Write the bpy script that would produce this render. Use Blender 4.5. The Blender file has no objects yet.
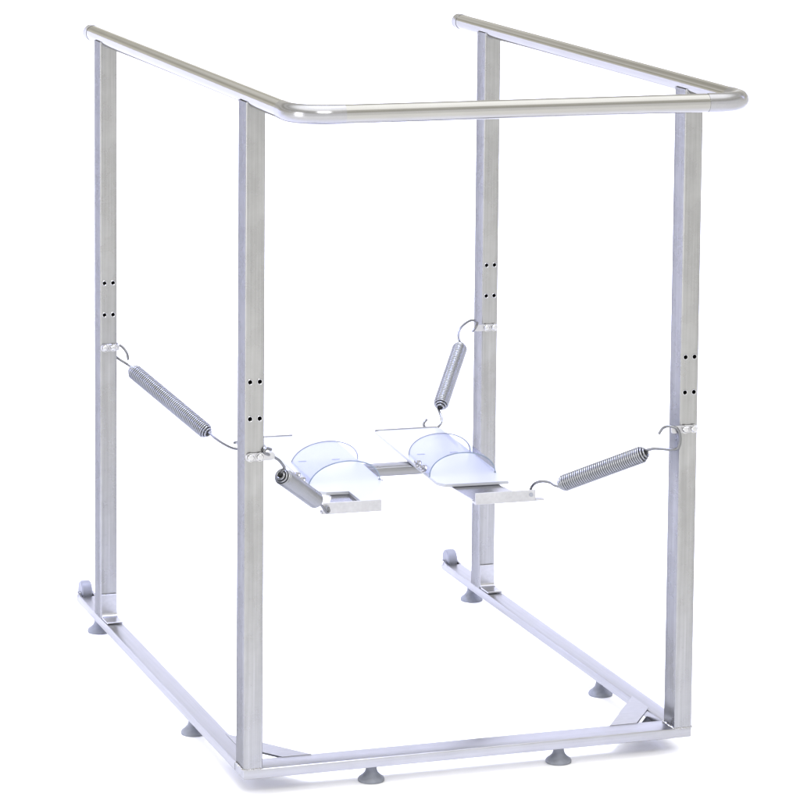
import bpy, bmesh, math, random
from mathutils import Vector, Matrix, Euler
random.seed(7)
scene = bpy.context.scene
COL = scene.collection
R = math.radians

# ------------------------------------------------------------------ dimensions (metres); z = 0 is the top of the base rails
PW, PD = 0.0368, 0.0539          # post section: width across, depth
W, D = 0.9003, 1.1178            # outside width, front face of front posts to front face of back posts
H = 1.25                         # handrail axis above the base rails
RH, RW, FD = 0.0187, 0.0368, 0.060   # base rail height, side rail width, front rail depth
EXT = 0.256                      # how far the handrail reaches out in front of the posts
TR = 0.0170                      # handrail tube radius
FLOOR_Z = -0.056

# ------------------------------------------------------------------ materials
def new_mat(name):
    m = bpy.data.materials.new(name); m.use_nodes = True
    nt = m.node_tree
    return m, nt, nt.nodes['Principled BSDF']

def steel(name, base, rough, stretch=(1, 1, 1), mottled=0.10, grain=0.06, bump=0.02, edge=.8):
    m, nt, b = new_mat(name)
    tc = nt.nodes.new('ShaderNodeTexCoord')
    mp = nt.nodes.new('ShaderNodeMapping'); mp.inputs['Scale'].default_value = stretch
    nt.links.new(tc.outputs['Object'], mp.inputs['Vector'])
    fine = nt.nodes.new('ShaderNodeTexNoise'); fine.inputs['Scale'].default_value = 170; fine.inputs['Detail'].default_value = 3
    nt.links.new(mp.outputs['Vector'], fine.inputs['Vector'])
    big = nt.nodes.new('ShaderNodeTexNoise'); big.inputs['Scale'].default_value = 16; big.inputs['Detail'].default_value = 6; big.inputs['Roughness'].default_value = 0.58
    nt.links.new(tc.outputs['Object'], big.inputs['Vector'])
    def ramp(src, lo, hi, a=0.25, c=0.75):
        r = nt.nodes.new('ShaderNodeMapRange')
        r.inputs['From Min'].default_value = a; r.inputs['From Max'].default_value = c
        r.inputs['To Min'].default_value = lo; r.inputs['To Max'].default_value = hi
        nt.links.new(src, r.inputs['Value']); return r.outputs['Result']
    k1 = ramp(big.outputs['Fac'], 1 - mottled, 1 + mottled)
    k2 = ramp(fine.outputs['Fac'], 1 - grain, 1 + grain)
    mul = nt.nodes.new('ShaderNodeMath'); mul.operation = 'MULTIPLY'
    nt.links.new(k1, mul.inputs[0]); nt.links.new(k2, mul.inputs[1])
    vm = nt.nodes.new('ShaderNodeVectorMath'); vm.operation = 'SCALE'
    vm.inputs[0].default_value = base
    nt.links.new(mul.outputs[0], vm.inputs['Scale'])
    nt.links.new(vm.outputs['Vector'], b.inputs['Base Color'])
    b.inputs['Metallic'].default_value = 1
    b.inputs['Specular Tint'].default_value = (edge, edge, edge, 1)
    nt.links.new(ramp(big.outputs['Fac'], rough * 0.8, rough * 1.25), b.inputs['Roughness'])
    if bump:
        bp = nt.nodes.new('ShaderNodeBump'); bp.inputs['Strength'].default_value = bump; bp.inputs['Distance'].default_value = 0.002
        nt.links.new(fine.outputs['Fac'], bp.inputs['Height'])
        nt.links.new(bp.outputs['Normal'], b.inputs['Normal'])
    return m

M_POST = steel('brushed_steel_upright', (.275, .275, .274), .28, (1, 1, .02), .115, .14, 0, .42)
M_SIDE = steel('brushed_steel_lengthwise', (.32, .32, .33), .32, (1, .02, 1), .08, .08, 0)
M_FRONT = steel('brushed_steel_crosswise', (.32, .32, .33), .32, (.02, 1, 1), .08, .08, 0)
M_CROSS = steel('satin_steel_cross_tube', (.225, .227, .235), .3, (.02, 1, 1), .08, .1, 0)
M_GUSSET = steel('brushed_steel_gusset', (.36, .36, .372), .34, (.3, 1, 1), .08, .08, 0)
M_TUBE = steel('polished_steel_tube', (.32, .316, .306), .09, (.05, .05, 1), .03, .03, .006)
M_CAP = steel('polished_steel_cap', (.31, .31, .325), .2, (1, 1, 1), .03, .02, 0)
M_BOLT = steel('bright_zinc_bolt', (.42, .42, .43), .2, (1, 1, 1), .1, .05, .02)
M_SPRING = steel('galvanised_spring_wire', (.235, .24, .252), .30, (1, 1, 1), .1, .05, .02)
M_HOOK = steel('dull_spring_wire', (.15, .152, .155), .32, (1, 1, 1), .1, .05, 0)
M_BRACKET = steel('zinc_bracket', (.37, .37, .385), .3, (1, 1, 1), .12, .06, .03)

def plain(name, col, rough, **kw):
    m, nt, b = new_mat(name)
    tc = nt.nodes.new('ShaderNodeTexCoord')
    n = nt.nodes.new('ShaderNodeTexNoise'); n.inputs['Scale'].default_value = kw.get('scale', 60); n.inputs['Detail'].default_value = 4
    nt.links.new(tc.outputs['Object'], n.inputs['Vector'])
    mr = nt.nodes.new('ShaderNodeMapRange'); v = kw.get('var', .06)
    mr.inputs['From Min'].default_value = .3; mr.inputs['From Max'].default_value = .7
    mr.inputs['To Min'].default_value = 1 - v; mr.inputs['To Max'].default_value = 1 + v
    nt.links.new(n.outputs['Fac'], mr.inputs['Value'])
    vm = nt.nodes.new('ShaderNodeVectorMath'); vm.operation = 'SCALE'; vm.inputs[0].default_value = col
    nt.links.new(mr.outputs['Result'], vm.inputs['Scale']); nt.links.new(vm.outputs['Vector'], b.inputs['Base Color'])
    b.inputs['Roughness'].default_value = rough
    return m
M_RUBBER = plain('grey_rubber', (.15, .16, .185), .55, var=.15)
M_WHEEL = plain('grey_plastic_wheel', (.15, .155, .18), .45, var=.05)
M_WHITE = plain('white_plastic', (.30, .31, .33), .3, var=.01)
M_SLOT = plain('grey_hole_shade', (.22, .23, .26), .5, var=.05)  # grey that paints the shade inside the slots and bar holes
M_FLOOR = plain('white_studio_floor', (.86, .86, .87), .7, var=.01, scale=2)
# thin clear sheet: lets light straight through with a faint cool tint, plus a weak Fresnel gloss
M_CLEAR, _nt, _b = new_mat('clear_acrylic')
_tr = _nt.nodes.new('ShaderNodeBsdfTransparent'); _gl = _nt.nodes.new('ShaderNodeBsdfGlossy'); _mx = _nt.nodes.new('ShaderNodeMixShader'); _lw = _nt.nodes.new('ShaderNodeLayerWeight'); _fr = _nt.nodes.new('ShaderNodeMath')
_n = _nt.nodes.new('ShaderNodeTexNoise'); _n.inputs['Scale'].default_value = 18; _n.inputs['Detail'].default_value = 3
_tc = _nt.nodes.new('ShaderNodeTexCoord'); _nt.links.new(_tc.outputs['Object'], _n.inputs['Vector'])
_cr = _nt.nodes.new('ShaderNodeValToRGB')
_cr.color_ramp.elements[0].color = (.885, .90, .965, 1); _cr.color_ramp.elements[1].color = (.925, .936, .98, 1)
_nt.links.new(_n.outputs['Fac'], _cr.inputs['Fac']); _nt.links.new(_cr.outputs['Color'], _tr.inputs['Color'])
_gl.inputs['Roughness'].default_value = .06; _gl.inputs['Color'].default_value = (.42, .42, .46, 1); _lw.inputs['Blend'].default_value = .12; _fr.operation = 'MULTIPLY'; _fr.inputs[1].default_value = .35; _nt.links.new(_lw.outputs['Facing'], _fr.inputs[0])
_nt.links.new(_fr.outputs[0], _mx.inputs[0]); _nt.links.new(_tr.outputs[0], _mx.inputs[1]); _nt.links.new(_gl.outputs[0], _mx.inputs[2])
_nt.links.new(_mx.outputs[0], _nt.nodes['Material Output'].inputs['Surface']); _nt.nodes.remove(_b)
M_EDGE_PALE = plain('acrylic_pale_edge', (.27, .29, .34), .35, var=.2, scale=40)  # paler tone for the rear edge of the cover
M_EDGE = plain('acrylic_cut_edge', (.17, .21, .27), .35, var=.2, scale=40)

# ------------------------------------------------------------------ mesh helpers
def link(name, bm, mat, parent=None, smooth=35):
    bmesh.ops.recalc_face_normals(bm, faces=bm.faces[:])
    me = bpy.data.meshes.new(name); bm.to_mesh(me); bm.free()
    me.materials.append(mat)
    if smooth:
        for p in me.polygons: p.use_smooth = True
        me.set_sharp_from_angle(angle=R(smooth))
    o = bpy.data.objects.new(name, me); COL.objects.link(o)
    if parent: o.parent = parent
    return o

def dup(o, parent, loc=None, rot=None):
    c = o.copy(); COL.objects.link(c); c.parent = parent
    if loc is not None: c.location = loc
    if rot is not None: c.rotation_euler = rot
    for ch in list(o.children):
        k = ch.copy(); COL.objects.link(k); k.parent = c
    return c

def rrect(a0, a1, b0, b1, r, n=4):
    pts = []
    for (ca, cb, s) in ((a1 - r, b1 - r, 0), (a0 + r, b1 - r, 90), (a0 + r, b0 + r, 180), (a1 - r, b0 + r, 270)):
        for k in range(n + 1):
            t = R(s + 90 * k / n); pts.append((ca + r * math.cos(t), cb + r * math.sin(t)))
    return pts

def prism(bm, pts, c0, c1, axis='z', cap=True):
    """extrude a 2-D outline between c0 and c1 along an axis"""
    def P(a, b, c):
        return {'z': (a, b, c), 'y': (a, c, b), 'x': (c, a, b)}[axis]
    lo = [bm.verts.new(P(a, b, c0)) for a, b in pts]
    hi = [bm.verts.new(P(a, b, c1)) for a, b in pts]
    n = len(pts)
    for i in range(n):
        bm.faces.new((lo[i], lo[(i + 1) % n], hi[(i + 1) % n], hi[i]))
    if cap:
        bm.faces.new(lo[::-1]); bm.faces.new(hi)

def box(bm, x0, x1, y0, y1, z0, z1, bev=0.0):
    r = bmesh.ops.create_cube(bm, size=1, matrix=Matrix.Translation(((x0 + x1) / 2, (y0 + y1) / 2, (z0 + z1) / 2)) @ Matrix.Diagonal((x1 - x0, y1 - y0, z1 - z0, 1)))
    if bev:
        es = list({e for v in r['verts'] for e in v.link_edges})
        bmesh.ops.bevel(bm, geom=es, offset=bev, segments=2, profile=.6, affect='EDGES')

def sweep(bm, path, rad, n=24, cap=True):
    path = [Vector(p) for p in path]; rings = []
    rads = rad if isinstance(rad, (list, tuple)) else [rad] * len(path)
    t0 = (path[1] - path[0]).normalized()
    ref = Vector((0, 0, 1)) if abs(t0.z) < .9 else Vector((1, 0, 0))
    nrm = (ref - t0 * ref.dot(t0)).normalized()
    for i, p in enumerate(path):
        if i == 0: t = t0
        elif i == len(path) - 1: t = (path[i] - path[i - 1]).normalized()
        else: t = (path[i + 1] - path[i - 1]).normalized()
        nrm = (nrm - t * nrm.dot(t)).normalized(); b = t.cross(nrm)
        rings.append([bm.verts.new(p + (nrm * math.cos(2 * math.pi * k / n) + b * math.sin(2 * math.pi * k / n)) * rads[i]) for k in range(n)])
    for a, b in zip(rings, rings[1:]):
        for k in range(n):
            bm.faces.new((a[k], a[(k + 1) % n], b[(k + 1) % n], b[k]))
    if cap:
        bm.faces.new(rings[0][::-1]); bm.faces.new(rings[-1])

def lathe(bm, prof, mat4, n=32):
    rings = []
    for r, z in prof:
        rings.append([bm.verts.new(mat4 @ Vector((max(r, 1e-5) * math.cos(2 * math.pi * k / n), max(r, 1e-5) * math.sin(2 * math.pi * k / n), z))) for k in range(n)])
    for a, b in zip(rings, rings[1:]):
        for k in range(n):
            bm.faces.new((a[k], a[(k + 1) % n], b[(k + 1) % n], b[k]))
    bm.faces.new(rings[0][::-1]); bm.faces.new(rings[-1])

def frame_to(origin, zdir):
    q = Vector(zdir).normalized().to_track_quat('Z', 'Y')
    return Matrix.Translation(origin) @ q.to_matrix().to_4x4()

def thing(name, label, cat, loc=(0, 0, 0)):
    o = bpy.data.objects.new(name, None); COL.objects.link(o)
    o.location = loc; o['label'] = label; o['category'] = cat
    return o

# ------------------------------------------------------------------ setting: one white floor sheet
bm = bmesh.new()
bmesh.ops.create_grid(bm, x_segments=12, y_segments=12, size=60, matrix=Matrix.Translation((0, 20, FLOOR_Z)))
fl = link('floor', bm, M_FLOOR, smooth=0); fl['kind'] = 'structure'
# a white paper sweep: lies on the floor, curves up behind the frame
bm = bmesh.new()
prof = [(-9.0, 0), (-3.0, 0), (0, 0), (1.5, 0), (2.5, 0)]
prof += [(2.5 + .7 * math.sin(R(90 * k / 12)), .7 - .7 * math.cos(R(90 * k / 12))) for k in range(1, 13)] + [(3.2, 1.0), (3.2, 1.5)]
xs = [-6 + i for i in range(14)]
g = [[bm.verts.new((x, y, FLOOR_Z + .003 + z)) for x in xs] for y, z in prof]
for j in range(len(prof) - 1):
    for i in range(len(xs) - 1):
        bm.faces.new((g[j][i], g[j][i + 1], g[j + 1][i + 1], g[j + 1][i]))
bd = link('backdrop', bm, M_FLOOR, smooth=60); bd['kind'] = 'structure'


# ------------------------------------------------------------------ the steel frame
frame = thing('standing_frame', 'large stainless steel frame with four upright posts and a rounded handrail on three sides', 'standing frame', (W / 2, D / 2, FLOOR_Z))
F_OFF = Vector((-W / 2, -D / 2, -FLOOR_Z))
def at_frame(o, p=(0, 0, 0)):
    o.parent = frame; o.location = Vector(p) + F_OFF; return o

# --- post: hollow rectangular tube with four real holes in the front face
HOLES = [(x, z) for x in (.0092, .0276) for z in (.7295, .661)]
def make_post():
    bm = bmesh.new()
    prism(bm, rrect(0, PW, 0, PD, .0032), 0, H - .006)
    ob = link('post', bm, M_POST)
    cut = bmesh.new()
    prism(cut, rrect(.0022, PW - .0022, .0022, PD - .0022, .0015, 2), .45, .9)
    me = bpy.data.meshes.new('cut'); bmesh.ops.recalc_face_normals(cut, faces=cut.faces[:]); cut.to_mesh(me); cut.free()
    c1 = bpy.data.objects.new('cut', me); COL.objects.link(c1)
    cut = bmesh.new()
    for x, z in HOLES:
        lathe(cut, [(.0041, -.01), (.0041, .006)], frame_to((x, 0, z), (0, 1, 0)), 20)
    me2 = bpy.data.meshes.new('cut'); bmesh.ops.recalc_face_normals(cut, faces=cut.faces[:]); cut.to_mesh(me2); cut.free()
    c2 = bpy.data.objects.new('cut', me2); COL.objects.link(c2)
    for c in (c1, c2):
        md = ob.modifiers.new('b', 'BOOLEAN'); md.object = c; md.operation = 'DIFFERENCE'; md.solver = 'EXACT'
    dg = bpy.context.evaluated_depsgraph_get()
    new = bpy.data.meshes.new_from_object(ob.evaluated_get(dg))
    ob.modifiers.clear(); ob.data = new; new.name = 'post'
    for p in new.polygons: p.use_smooth = True
    new.set_sharp_from_angle(angle=R(35))
    bpy.data.objects.remove(c1); bpy.data.objects.remove(c2)
    return ob

post = at_frame(make_post(), (0, 0, 0))
# countersunk bright rims round the holes
for x, z in HOLES:
    bm = bmesh.new()
    path = [(x + .0048 * math.cos(2 * math.pi * k / 20), -.0002, z + .0048 * math.sin(2 * math.pi * k / 20)) for k in range(21)]
    sweep(bm, path, .0010, 8, cap=False)
    link('hole_rim', bm, M_BOLT, post)
POSTS = [(0, 0), (W - PW, 0), (0, D), (W - PW, D)]
posts = [post]
for (x, y) in POSTS[1:]:
    posts.append(dup(post, frame, Vector((x, y, 0)) + F_OFF))

# weld beads where the front posts stand on the base
for i in (0, 1):
    x, y = POSTS[i]
    bm = bmesh.new()
    outline = rrect(-.001, PW + .001, .0005, PD + .001, .0035, 3)
    path = []; rr = []
    m = len(outline)
    for k in range(m + 1):
        a = Vector(outline[k % m]); b = Vector(outline[(k + 1) % m])
        steps = max(1, int((b - a).length / .0012))
        for s in range(steps):
            q = a.lerp(b, s / steps); path.append((q.x, q.y, .0004)); rr.append(.0015 + random.uniform(-.0005, .0009))
    sweep(bm, path, rr, 8)
    w_ = link('weld_bead', bm, M_BOLT); w_.parent = posts[i]

# weld seam where each post is coped to the handrail tube
bm = bmesh.new()
path = []; rr = []
for k in range(31):
    dx = -TR * .97 + 2 * TR * .97 * k / 30
    path.append((PW / 2 + dx, -.0002, H - math.sqrt(TR * TR - dx * dx) - .0003)); rr.append(.0014 + random.uniform(-.0004, .0006))
sweep(bm, path, rr, 8)
seam = link('weld_seam', bm, M_POST, posts[0])
for q in posts[1:]:
    c = seam.copy(); COL.objects.link(c); c.parent = q

# --- base rails
bm = bmesh.new(); prism(bm, rrect(0, W, 0, FD, .002, 2), -RH, 0)
bmesh.ops.bevel(bm, geom=[e for e in bm.edges if abs(e.verts[0].co.z - e.verts[1].co.z) < 1e-6], offset=.0018, segments=3, profile=.5, affect='EDGES')
front_rail = at_frame(link('front_base_rail', bm, M_FRONT))
RAIL_END = 1.306
def side_rail():
    bm = bmesh.new()
    prism(bm, rrect(0, RW, -RH, 0, .0022, 3), FD + .0006, RAIL_END, 'y')
    # fork cheeks that carry the transport wheel
    for x0, x1 in ((.0006, .0046), (RW - .0046, RW - .0006)):
        pts = [(RAIL_END - .004, -RH + .001), (RAIL_END + .03, -RH + .001)]
        for k in range(9):
            t = R(-70 + 160 * k / 8); pts.append((RAIL_END + .03 + .011 * math.cos(t), -.006 + .011 * math.sin(t)))
        pts.append((RAIL_END - .004, -.0006))
        prism(bm, pts, x0, x1, 'x')
    o = link('side_base_rail', bm, M_SIDE)
    # wheel
    bm = bmesh.new()
    prof = [(.006, -.0115), (.020, -.0115), (.0225, -.009), (.0232, 0), (.0225, .009), (.020, .0115), (.006, .0115)]
    lathe(bm, prof, frame_to((RW / 2, RAIL_END + .03, .006), (1, 0, 0)), 40)
    wl = link('transport_wheel', bm, M_WHEEL, o)
    bm = bmesh.new()
    lathe(bm, [(.0, -.0012), (.0055, -.0012), (.006, 0), (.006, RW), (.0055, RW + .0012), (0, RW + .0012)], frame_to((0, RAIL_END + .03, -.002), (1, 0, 0)), 16)
    link('axle', bm, M_BOLT, o)
    return o
rail_l = at_frame(side_rail(), (0, 0, 0))
rail_r = dup(rail_l, frame, Vector((W - RW, .03, 0)) + F_OFF)
rail_r.data = rail_l.data.copy()
for v in rail_r.data.vertices:
    if v.co.y < .2: v.co.y -= .03

# --- corner gussets: flat straps across both front corners, proud of the rails
def gusset(sx):
    bm = bmesh.new()
    pts = [(.030, .231), (.030, .146), (.0915, .0575), (.148, .0575)]
    if sx < 0: pts = [(W - a, b) for a, b in pts][::-1]
    prism(bm, pts, -.0030, .0006)
    low = [(.0375, .140), (.0375, .0606), (.090, .0606)]
    if sx < 0: low = [(W - a, b) for a, b in low][::-1]
    g_ = at_frame(link('corner_gusset', bm, M_GUSSET))
    bm = bmesh.new(); prism(bm, low, -RH + .0010, -RH + .0040)
    link('corner_shade_plate', bm, M_HOOK, g_)  # dark plate added to stand in for shade inside the corner hole
    return g_
gusset(1); gusset(-1)

# --- L brackets that hold the back posts to the side rails
def l_bracket():
    bm = bmesh.new()
    t = .004
    pts = [(0, .052), (0, .010)]
    for k in range(6):
        a = R(90 * k / 5); pts.append((-.010 + .010 * math.cos(a), .010 - .010 * math.sin(a)))
    pts += [(-.055, 0), (-.055, t), (-.011, t)]
    for k in range(5):
        a = R(90 - 90 * k / 4); pts.append((-.011 + .007 * math.cos(a), .011 - .007 * math.sin(a)))
    pts += [(-t, .052)]
    prism(bm, pts, .0016, PW - .0016, 'x')
    bmesh.ops.bevel(bm, geom=bm.edges[:], offset=.0006, segments=1, affect='EDGES')
    return link('post_foot_bracket', bm, M_BRACKET)
lb = at_frame(l_bracket(), (0, D - .0012, .0012))
dup(lb, frame, Vector((W - PW, D - .0012, .0012)) + F_OFF)

# --- levelling feet
def foot():
    bm = bmesh.new()
    top = -RH + .001
    prof = [(.0, top), (.0098, top), (.0102, top - .004), (.0106, top - .012), (.0125, top - .018), (.0175, top - .0235), (.0235, top - .028), (.0252, top - .031), (.0250, top - .0345), (.0215, FLOOR_Z + .0034), (0, FLOOR_Z + .0034)]
    lathe(bm, prof, Matrix.Identity(4), 40)
    o = link('levelling_foot', bm, M_RUBBER, smooth=50)
    bm = bmesh.new()
    lathe(bm, [(0, -RH + .0004), (.0128, -RH + .0004), (.0128, -RH - .0016), (0, -RH - .0016)], Matrix.Identity(4), 6)
    link('lock_nut', bm, M_BOLT, o)
    return o
FEET = [(.0184, 1.205), (.0184, .420), (.258, .030), (.636, .030), (W - .0184, 1.215), (W - .0184, .428)]
f0 = at_frame(foot(), (FEET[0][0], FEET[0][1], 0))
for (x, y) in FEET[1:]:
    dup(f0, frame, Vector((x, y, 0)) + F_OFF)

# --- handrail
XL, XR = PW / 2, W - PW / 2
BR_ = .062                               # bend radius
def arc_pts(c, a0, a1, n=14):
    return [(c[0] + BR_ * math.cos(R(a0 + (a1 - a0) * k / n)), c[1] + BR_ * math.sin(R(a0 + (a1 - a0) * k / n)), H) for k in range(n + 1)]
def side_tube(x, yend):
    bm = bmesh.new(); sweep(bm, [(0, -EXT + BR_ + .022, H), (0, .3, H), (0, .8, H), (0, yend - .034, H)], TR, 40)
    o = at_frame(link('side_handrail', bm, M_TUBE), (x, 0, 0))
    bm = bmesh.new()
    L = .034
    prof = [(0, 0), (TR + .0007, 0), (TR + .0007, L - .008), (TR - .0015, L - .003), (TR - .006, L - .0006), (0, L)]
    lathe(bm, prof, frame_to((0, yend - .034, H), (0, 1, 0)), 40)
    link('end_cap', bm, M_CAP, o)
    return o
side_tube(XL, 1.283); side_tube(XR, 1.352)
bm = bmesh.new(); sweep(bm, [(XL + BR_ + .022, -EXT, H), (W / 2, -EXT, H), (XR - BR_ - .022, -EXT, H)], TR, 40)
at_frame(link('front_handrail', bm, M_TUBE))
for s in (0, 1):
    bm = bmesh.new()
    if s == 0: path = [(XL, -EXT + BR_ + .024, H)] + arc_pts((XL + BR_, -EXT + BR_), 180, 270) + [(XL + BR_ + .024, -EXT, H)]
    else: path = [(XR - BR_ - .024, -EXT, H)] + arc_pts((XR - BR_, -EXT + BR_), 270, 360) + [(XR, -EXT + BR_ + .024, H)]
    sweep(bm, path, TR + .0006, 40)
    at_frame(link('handrail_elbow', bm, M_CAP))

# --- spring brackets on the posts: a flat lug with two bolts
def spring_bracket(side, back):
    """side = +1: lug sticks out to the right of the post"""
    bm = bmesh.new()
    hz = .0075
    a0, a1 = .001, PW + (.019 if not back else .002)
    pts = rrect(a0, a1, -hz, hz, .0055, 4)
    prism(bm, pts, -.0042, -.0006, 'y')
    if back:  # the lug folds back along the side of the post
        prism(bm, rrect(-.004, .040, -hz, hz, .005, 4), PW + .0006, PW + .0042, 'x')
    bmesh.ops.bevel(bm, geom=bm.edges[:], offset=.0005, segments=1, affect='EDGES')
    if side < 0:
        for v in bm.verts: v.co.x = PW - v.co.x
    o = link('spring_bracket', bm, M_BRACKET)
    for x in (.0095, .0275):
        b = bmesh.new()
        lathe(b, [(.0085, 0), (.0085, .0012), (.0062, .0012), (.0062, .0045), (.0050, .0060), (0, .0064)], frame_to((x if side > 0 else PW - x, -.0042, 0), (0, -1, 0)), 12)
        link('bolt_or_hole_disc', b, M_BOLT, o, smooth=30)
    return o
BZ = .590
for (i, side, back) in ((0, 1, False), (1, -1, False), (2, 1, True), (3, -1, False)):
    x, y = POSTS[i]
    at_frame(spring_bracket(side, back), (x, y, BZ))

# ------------------------------------------------------------------ foot platform (hangs from the springs)
PLAT = Vector((.45, .53, .43))
plat = thing('foot_platform', 'white twin footplate with clear domed foot covers, hanging from four springs in the middle', 'foot platform', PLAT)
plat.rotation_euler = Euler((0, R(-.5), R(-3.6)), 'XYZ')
bpy.context.view_layer.update()
PM = plat.matrix_world.copy()
def pw(u, v, n): return PM @ Vector((u, v, n))
UL, UR = (-.192, -.040), (.058, .204)
def footplate(u0, u1, strip):
    bm = bmesh.new()
    c = .012
    if strip:
        pts = [(u0 + .02, -.19), (u0 + .066, -.19), (u0 + .066, -.19), (u0 + .068, -.312), (-.099, -.312), (-.094, -.305), (u1, -.120), (u1, .326), (u1 - c, .336), (u0 - .045, .336), (u0 - .053, .328), (u0 - .053, .298), (u0 - .045, .290), (u0 - .012, .286), (u0, .274), (u0, -.17)]
        pts = [p for k, p in enumerate(pts) if k != 2]
    else:
        pts = [(u0 + .012, -.185), (u1 - .004, -.19), (u1, -.17), (u1, .326), (u1 - c, .336), (u0 + c, .336), (u0, .326), (u0, -.165)]
    prism(bm, pts, -.006, 0)
    bmesh.ops.bevel(bm, geom=[e for e in bm.edges if abs(e.verts[0].co.z - e.verts[1].co.z) < 1e-6], offset=.001, segments=2, affect='EDGES')
    o = link('footplate', bm, M_WHITE, plat)
    # two strap slots as dark inlays, slot shade painted in, seen through the clear cover
    for uu in (u0 + .038, u0 + .108):
        b = bmesh.new(); prism(b, rrect(uu - .0085, uu + .0085, .088, .0945, .0032, 5), -.004, .0005)
        link('strap_slot', b, M_SLOT, o)
    # steel lip along the rear edge
    b = bmesh.new(); box(b, u0 + .004, (u0 + .075 if strip else u1 - .004), .3365, .3390, -.0064, .0022, .0004)
    link('rear_strip', b, M_BOLT, o)
    return o
def dome(u0, u1, drop_l, drop_r, rise):
    bm = bmesh.new()
    nu, nv, t = 28, 8, .0024
    v0, v1 = -.112, .092
    grid = []
    for lay in (0, 1):
        g = []
        for j in range(nv + 1):
            f = j / nv; v = v0 + (v1 - v0) * f
            a, b = u0 + .012 * f + .0015, u1 + .006 * f - .0015
            hgt = rise - .004 * f
            row = []
            for i in range(nu + 1):
                th = math.pi * i / nu
                cx, rx = (a + b) / 2, (b - a) / 2 - lay * t
                uu = cx - rx * math.cos(th)
                zz = (hgt - lay * t) * (math.sin(th) ** .85) + .0006 - drop_l * (1 - i / nu) ** 2 - drop_r * (i / nu) ** 2
                row.append(bm.verts.new((uu, v, zz)))
            g.append(row)
        grid.append(g)
    for lay in (0, 1):
        for j in range(nv):
            for i in range(nu):
                g = grid[lay]; bm.faces.new((g[j][i], g[j][i + 1], g[j + 1][i + 1], g[j + 1][i]))
    for j in (0, nv):
        for i in range(nu):
            bm.faces.new((grid[0][j][i], grid[0][j][i + 1], grid[1][j][i + 1], grid[1][j][i])).material_index = 1 if j == 0 else 2
    for i in (0, nu):
        for j in range(nv):
            bm.faces.new((grid[0][j][i], grid[0][j + 1][i], grid[1][j + 1][i], grid[1][j][i]))
    o = link('foot_cover', bm, M_CLEAR, plat); o.data.materials.append(M_EDGE); o.data.materials.append(M_EDGE_PALE)
    # two bolts with nuts on the outer side of the cover
    for v in (-.035, -.080):
        b = bmesh.new()
        lathe(b, [(.0085, 0), (.0085, .0015), (.0064, .0015), (.0064, .006), (.0035, .0066), (.0035, .012), (0, .0125)], frame_to((u0 + .001, v, .010 - drop_l * .55), (-.8, -.25, .5)), 12)
        link('cover_bolt', b, M_BOLT, o, smooth=30)
    b = bmesh.new()
    lathe(b, [(.006, 0), (.006, .004), (.004, .0055), (0, .006)], frame_to((u1 - .002, -.106, -.004), (.6, -.8, .1)), 14)
    link('cover_bolt', b, M_BOLT, o)
    return o
for (u, s) in ((UL, True), (UR, False)):
    footplate(u[0], u[1], s)
    dome(u[0] - .002, u[1] - (.001 if s else .006), .019 if s else .002, .003, .048 if s else .047)
# connecting tube under both plates
bm = bmesh.new(); prism(bm, rrect(.020, .066, -.0250, -.0066, .002, 3), UL[0] + .02, UR[1] - .02, 'x')
link('cross_tube', bm, M_CROSS, plat)
# front steel trays and angle bars
def tray(u0, u1, b0, b1, hole_u, ext):
    bm = bmesh.new()
    prism(bm, [(u0, -.12), (u0 + .006, -.20), (b0 + .006, -.322), (b1 - .004, -.322), (u1, -.20), (u1, -.12)][::-1], -.0105, -.0066)
    o = link('front_tray', bm, M_BOLT, plat)
    bm = bmesh.new()
    t = .003
    prof = [(-.326, -.0105), (-.326, .0125), (-.326 + t, .0125), (-.326 + t, -.0064), (-.300, -.0064), (-.300, -.0105)]
    prism(bm, prof, b0, b1, 'x')
    a, b = sorted((b0 if ext < 0 else b1, (b0 if ext < 0 else b1) + ext))
    prism(bm, [(a + .0002, -.325), (b, -.325), (b, -.316), (a + .0002, -.306)] if ext > 0 else [(a, -.325), (b - .0002, -.325), (b - .0002, -.306), (a, -.316)], -.0104, -.0066)
    bmesh.ops.bevel(bm, geom=bm.edges[:], offset=.0005, segments=1, affect='EDGES')
    br = link('angle_bar', bm, M_BRACKET, plat)
    b = bmesh.new()
    path = [(hole_u + .0040 * math.cos(2 * math.pi * k / 16), -.3268, .003 + .0040 * math.sin(2 * math.pi * k / 16)) for k in range(17)]
    lathe(b, [(.0042, 0), (.0042, .0012), (0, .0012)], frame_to((hole_u, -.3258, .003), (0, -1, 0)), 16)
    link('bolt_or_hole_disc', b, M_SLOT, br)  # dark disc in place of the hook hole, its shade put into the colour
tray(UL[0] + .022, UL[0] + .080, -.212, -.096, -.203, -.004)
tray(UR[0] + .022, UR[1] - .022, .092, .214, .205, .018)

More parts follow.
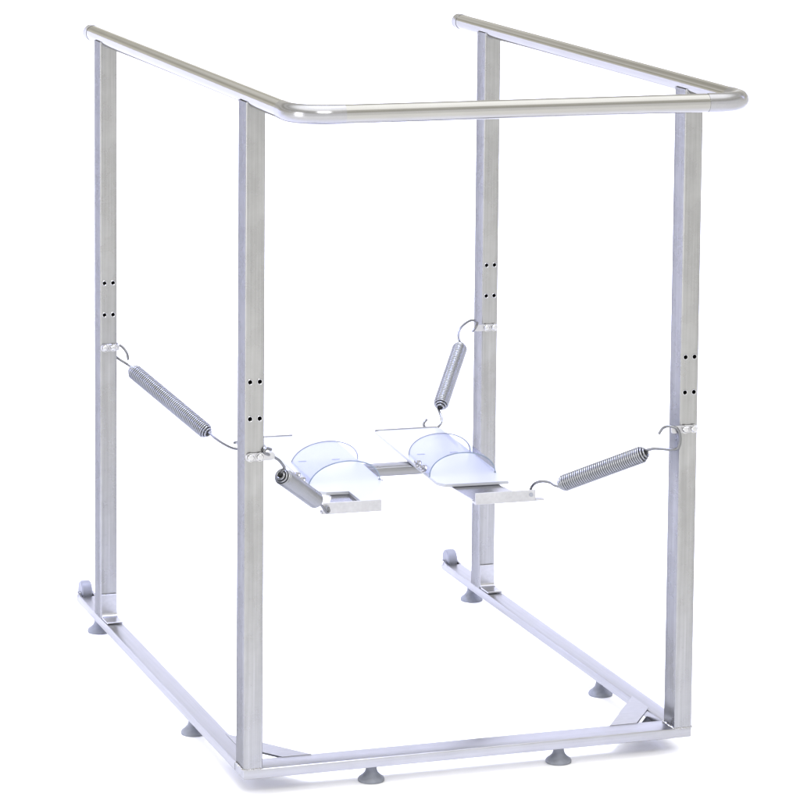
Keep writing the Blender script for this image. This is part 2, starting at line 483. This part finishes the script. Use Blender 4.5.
# ------------------------------------------------------------------ springs
WIRE = .0022
def smooth_path(pts, n=6):
    """Catmull-Rom through the given points"""
    P = [Vector(p) for p in pts]; P = [P[0] * 2 - P[1]] + P + [P[-1] * 2 - P[-2]]
    out = []
    for i in range(1, len(P) - 2):
        for k in range(n):
            t = k / n; p0, p1, p2, p3 = P[i - 1:i + 3]
            out.append(.5 * ((2 * p1) + (p2 - p0) * t + (2 * p0 - 5 * p1 + 4 * p2 - p3) * t * t + (3 * p1 - p0 - 3 * p2 + p3) * t ** 3))
    out.append(P[-2]); return out
def make_spring(label, P0, P1, top, bot, rad=.0168):
    """P0/P1 = the two ends of the wound body; top/bot = the bent end wires, from the body outwards"""
    P0, P1 = Vector(P0), Vector(P1)
    a = (P1 - P0).normalized()
    root = thing('coil_spring', label, 'spring', (P0 + P1) / 2)
    root['group'] = 'coil springs between posts and foot platform'
    off = -root.location
    ref = Vector((0, 0, 1)); x = (ref - a * ref.dot(a)).normalized(); y = a.cross(x)
    bl = (P1 - P0).length
    pitch = WIRE * 2.06
    turns = bl / pitch
    nper = 22
    N = int(turns * nper)
    path = []
    tap = 2.6
    for k in range(N + 1):
        tt = k / nper
        e = min(tt, turns - tt)
        rr = (rad - WIRE) * (0.34 + 0.66 * min(1, e / tap) ** .8) if e < tap else rad - WIRE
        th = 2 * math.pi * tt
        path.append(P0 + a * (tt * pitch) + (x * math.cos(th) + y * math.sin(th)) * rr + off)
    bm = bmesh.new(); sweep(bm, path, WIRE, 8)
    link('coil', bm, M_SPRING, root, smooth=80)
    for end, pts in ((path[0], top), (path[-1], bot)):
        q = [end, end.lerp(Vector(pts[0]) + off, .45)] + [Vector(p) + off for p in pts]
        bm = bmesh.new(); sweep(bm, smooth_path(q), WIRE * 1.25, 10)
        link('hook', bm, M_HOOK, root, smooth=80)
    return root

SPR = [
    ('grey coil spring stretched between the back left post and the rear of the footplate', (0.0689, 1.1250, 0.5395), (0.1923, 0.9450, 0.4274),
     [(0.0571, 1.1350, 0.5525), (0.0452, 1.1400, 0.5604), (0.0347, 1.1420, 0.5708), (0.0314, 1.1420, 0.5819), (0.0369, 1.1420, 0.5898), (0.0452, 1.1400, 0.5908), (0.0541, 1.1360, 0.5850), (0.0614, 1.1300, 0.5727), (0.0637, 1.1280, 0.5588)],
     [(0.1998, 0.9250, 0.4225), (0.2103, 0.9000, 0.4153), (0.2214, 0.8700, 0.4113), (0.2309, 0.8500, 0.4127), (0.2367, 0.8400, 0.4208), (0.2316, 0.8450, 0.4275), (0.2229, 0.8600, 0.4239)]),
    ('grey coil spring hooked on the front left post, its open end towards the viewer', (0.0770, 0.0300, 0.5462), (0.1875, 0.1550, 0.4601),
     [(0.0834, 0.0260, 0.5593), (0.0708, 0.0160, 0.5754), (0.0566, 0.0060, 0.5859), (0.0440, -0.0030, 0.5933), (0.0363, -0.0065, 0.5974), (0.0353, -0.0065, 0.6021), (0.0421, -0.0030, 0.6047), (0.0508, 0.0040, 0.6008)],
     [(0.2023, 0.1800, 0.4467), (0.2133, 0.1960, 0.4345), (0.2212, 0.2050, 0.4255), (0.2271, 0.2080, 0.4269), (0.2250, 0.2080, 0.4339)]),
    ('grey coil spring hanging steeply from the back right post to the rear of the footplate', (0.7962, 1.0650, 0.5653), (0.6994, 0.9250, 0.4580),
     [(0.7960, 1.0750, 0.5713), (0.7970, 1.0850, 0.5828), (0.8042, 1.0950, 0.5941), (0.8183, 1.1050, 0.6028), (0.8327, 1.1100, 0.6085), (0.8440, 1.1120, 0.6076), (0.8507, 1.1130, 0.6020), (0.8465, 1.1120, 0.5923), (0.8381, 1.1080, 0.5844)],
     [(0.6950, 0.9100, 0.4484), (0.6947, 0.8970, 0.4379), (0.6861, 0.8870, 0.4274), (0.6713, 0.8800, 0.4221), (0.6582, 0.8780, 0.4233), (0.6477, 0.8770, 0.4307), (0.6493, 0.8800, 0.4376), (0.6566, 0.8850, 0.4427)]),
    ('grey coil spring sloping down from the front right post to the angle bar', (0.8112, 0.0350, 0.5401), (0.6776, 0.1550, 0.4592),
     [(0.8220, 0.0220, 0.5500), (0.8359, 0.0100, 0.5505), (0.8491, 0.0000, 0.5506), (0.8572, -0.0060, 0.5542), (0.8612, -0.0080, 0.5647), (0.8606, -0.0085, 0.5805), (0.8556, -0.0080, 0.5923), (0.8477, -0.0040, 0.5963), (0.8390, 0.0000, 0.5972), (0.8298, 0.0040, 0.5926), (0.8237, 0.0080, 0.5813)],
     [(0.6711, 0.1650, 0.4575), (0.6658, 0.1730, 0.4610), (0.6547, 0.1850, 0.4615), (0.6444, 0.1960, 0.4564), (0.6399, 0.2030, 0.4486), (0.6376, 0.2050, 0.4410), (0.6390, 0.2140, 0.4309), (0.6347, 0.2220, 0.4334)]),
]
for args in SPR:
    make_spring(*args)

# ------------------------------------------------------------------ studio light
w = bpy.data.worlds.new('World'); scene.world = w; w.use_nodes = True
nt = w.node_tree; bg = nt.nodes['Background']
tc = nt.nodes.new('ShaderNodeTexCoord'); sep = nt.nodes.new('ShaderNodeSeparateXYZ')
nt.links.new(tc.outputs['Generated'], sep.inputs[0])
def ramp(stops):
    cr = nt.nodes.new('ShaderNodeValToRGB'); el = cr.color_ramp.elements
    el[0].position, el[0].color = stops[0][0], (*stops[0][1], 1)
    el[1].position, el[1].color = stops[-1][0], (*stops[-1][1], 1)
    for pos, c in stops[1:-1]:
        e = el.new(pos); e.color = (*c, 1)
    nt.links.new(sep.outputs['Z'], cr.inputs['Fac']); return cr.outputs['Color']
# added surround: light and dark height bands, made to streak the steel with reflections
far = ramp([(0, (1.5, 1.47, 1.38)), (.16, (1.3, 1.26, 1.12)), (.24, (.8, .77, .66)), (.30, (1.5, 1.47, 1.38)), (.38, (1.0, .965, .86)), (.47, (.70, .675, .60)), (.52, (1.5, 1.48, 1.4)), (.62, (.9, .88, .8)), (.74, (1.8, 1.8, 1.74)), (.86, (2.9, 2.9, 2.86)), (1, (2.9, 2.9, 2.86))])
near = ramp([(0, (1.7, 1.7, 1.7)), (.22, (1.5, 1.49, 1.45)), (.36, (1.0, .98, .92)), (.48, (1.1, 1.07, .97)), (.52, (.50, .48, .42)), (.57, (1.6, 1.58, 1.5)), (.66, (.95, .92, .82)), (.80, (2.5, 2.5, 2.44)), (1, (2.8, 2.8, 2.76))])
mr = nt.nodes.new('ShaderNodeMapRange'); mr.interpolation_type = 'SMOOTHSTEP'
mr.inputs['From Min'].default_value = -.35; mr.inputs['From Max'].default_value = .25
nt.links.new(sep.outputs['Y'], mr.inputs['Value'])
mx = nt.nodes.new('ShaderNodeMix'); mx.data_type = 'RGBA'
nt.links.new(mr.outputs['Result'], mx.inputs['Factor'])
nt.links.new(near, mx.inputs[6]); nt.links.new(far, mx.inputs[7])
nt.links.new(mx.outputs[2], bg.inputs['Color'])
bg.inputs['Strength'].default_value = 1.0

def area_light(name, loc, target, sx, sy, power, col=(1, 1, 1)):
    l = bpy.data.lights.new(name, 'AREA'); l.shape = 'RECTANGLE'; l.size = sx; l.size_y = sy; l.energy = power; l.color = col
    o = bpy.data.objects.new(name, l); COL.objects.link(o); o.location = loc
    o.rotation_euler = (Vector(target) - Vector(loc)).to_track_quat('-Z', 'Y').to_euler()
    if name == 'backdrop_fill_light': l.spread = R(100)
    return o
area_light('left_highlight_light', (-3.6, -1.2, 1.32), (.4, .1, 1.2), 1.3, 2.6, 50, (.98, .98, 1))  # added unseen light for white highlights along the post corners
# two added cool lights tint the paper backdrop, outside the picture on either side
area_light('backdrop_fill_light', (-3.2, 1.0, 2.6), (-.2, 3.3, .6), .8, 1.4, 74, (.52, .56, 1))
area_light('backdrop_fill_light', (4.6, 1.0, 2.6), (1.4, 3.3, .6), .8, 1.4, 74, (.52, .56, 1))
area_light('front_fill_light', (-.6, -5.2, 4.6), (.4, -.6, 0), 2.6, 1.6, 200, (1, 1, 1))  # added fill behind the camera, lifts the shadow under the front rail
# added cool spot high above the frame, fills and tints the floor
l = bpy.data.lights.new('overhead_fill_spot', 'SPOT'); l.energy = 1500; l.color = (.56, .61, 1); l.spot_size = R(38); l.spot_blend = .8; l.shadow_soft_size = .5
o = bpy.data.objects.new('overhead_fill_spot', l); COL.objects.link(o); o.location = (.45, .65, 6.0)

# ------------------------------------------------------------------ camera
cam = bpy.data.cameras.new('camera'); co = bpy.data.objects.new('camera', cam); COL.objects.link(co)
yaw, pit, rol = -0.3464718, -0.1141177, 0.01168886
fw = Vector((-math.sin(yaw) * math.cos(pit), math.cos(yaw) * math.cos(pit), math.sin(pit)))
rt = Vector((math.cos(yaw), math.sin(yaw), 0)); up = rt.cross(fw)
r2 = rt * math.cos(rol) + up * math.sin(rol); u2 = -rt * math.sin(rol) + up * math.cos(rol)
mw = Matrix((r2, u2, -fw)).transposed().to_4x4(); mw.translation = Vector((-1.7345953, -6.0487412, 1.9850955))
co.matrix_world = mw
cam.sensor_width = 36; cam.lens = 3494.6275 / 800 * 36
cam.shift_x = -(480.014 - 400) / 800; cam.shift_y = -(400 - 93.516) / 800
cam.clip_start = .1; cam.clip_end = 500
scene.camera = co
scene.view_settings.view_transform = 'Standard'; scene.view_settings.look = 'None'
scene.view_settings.exposure = 0; scene.view_settings.gamma = 1
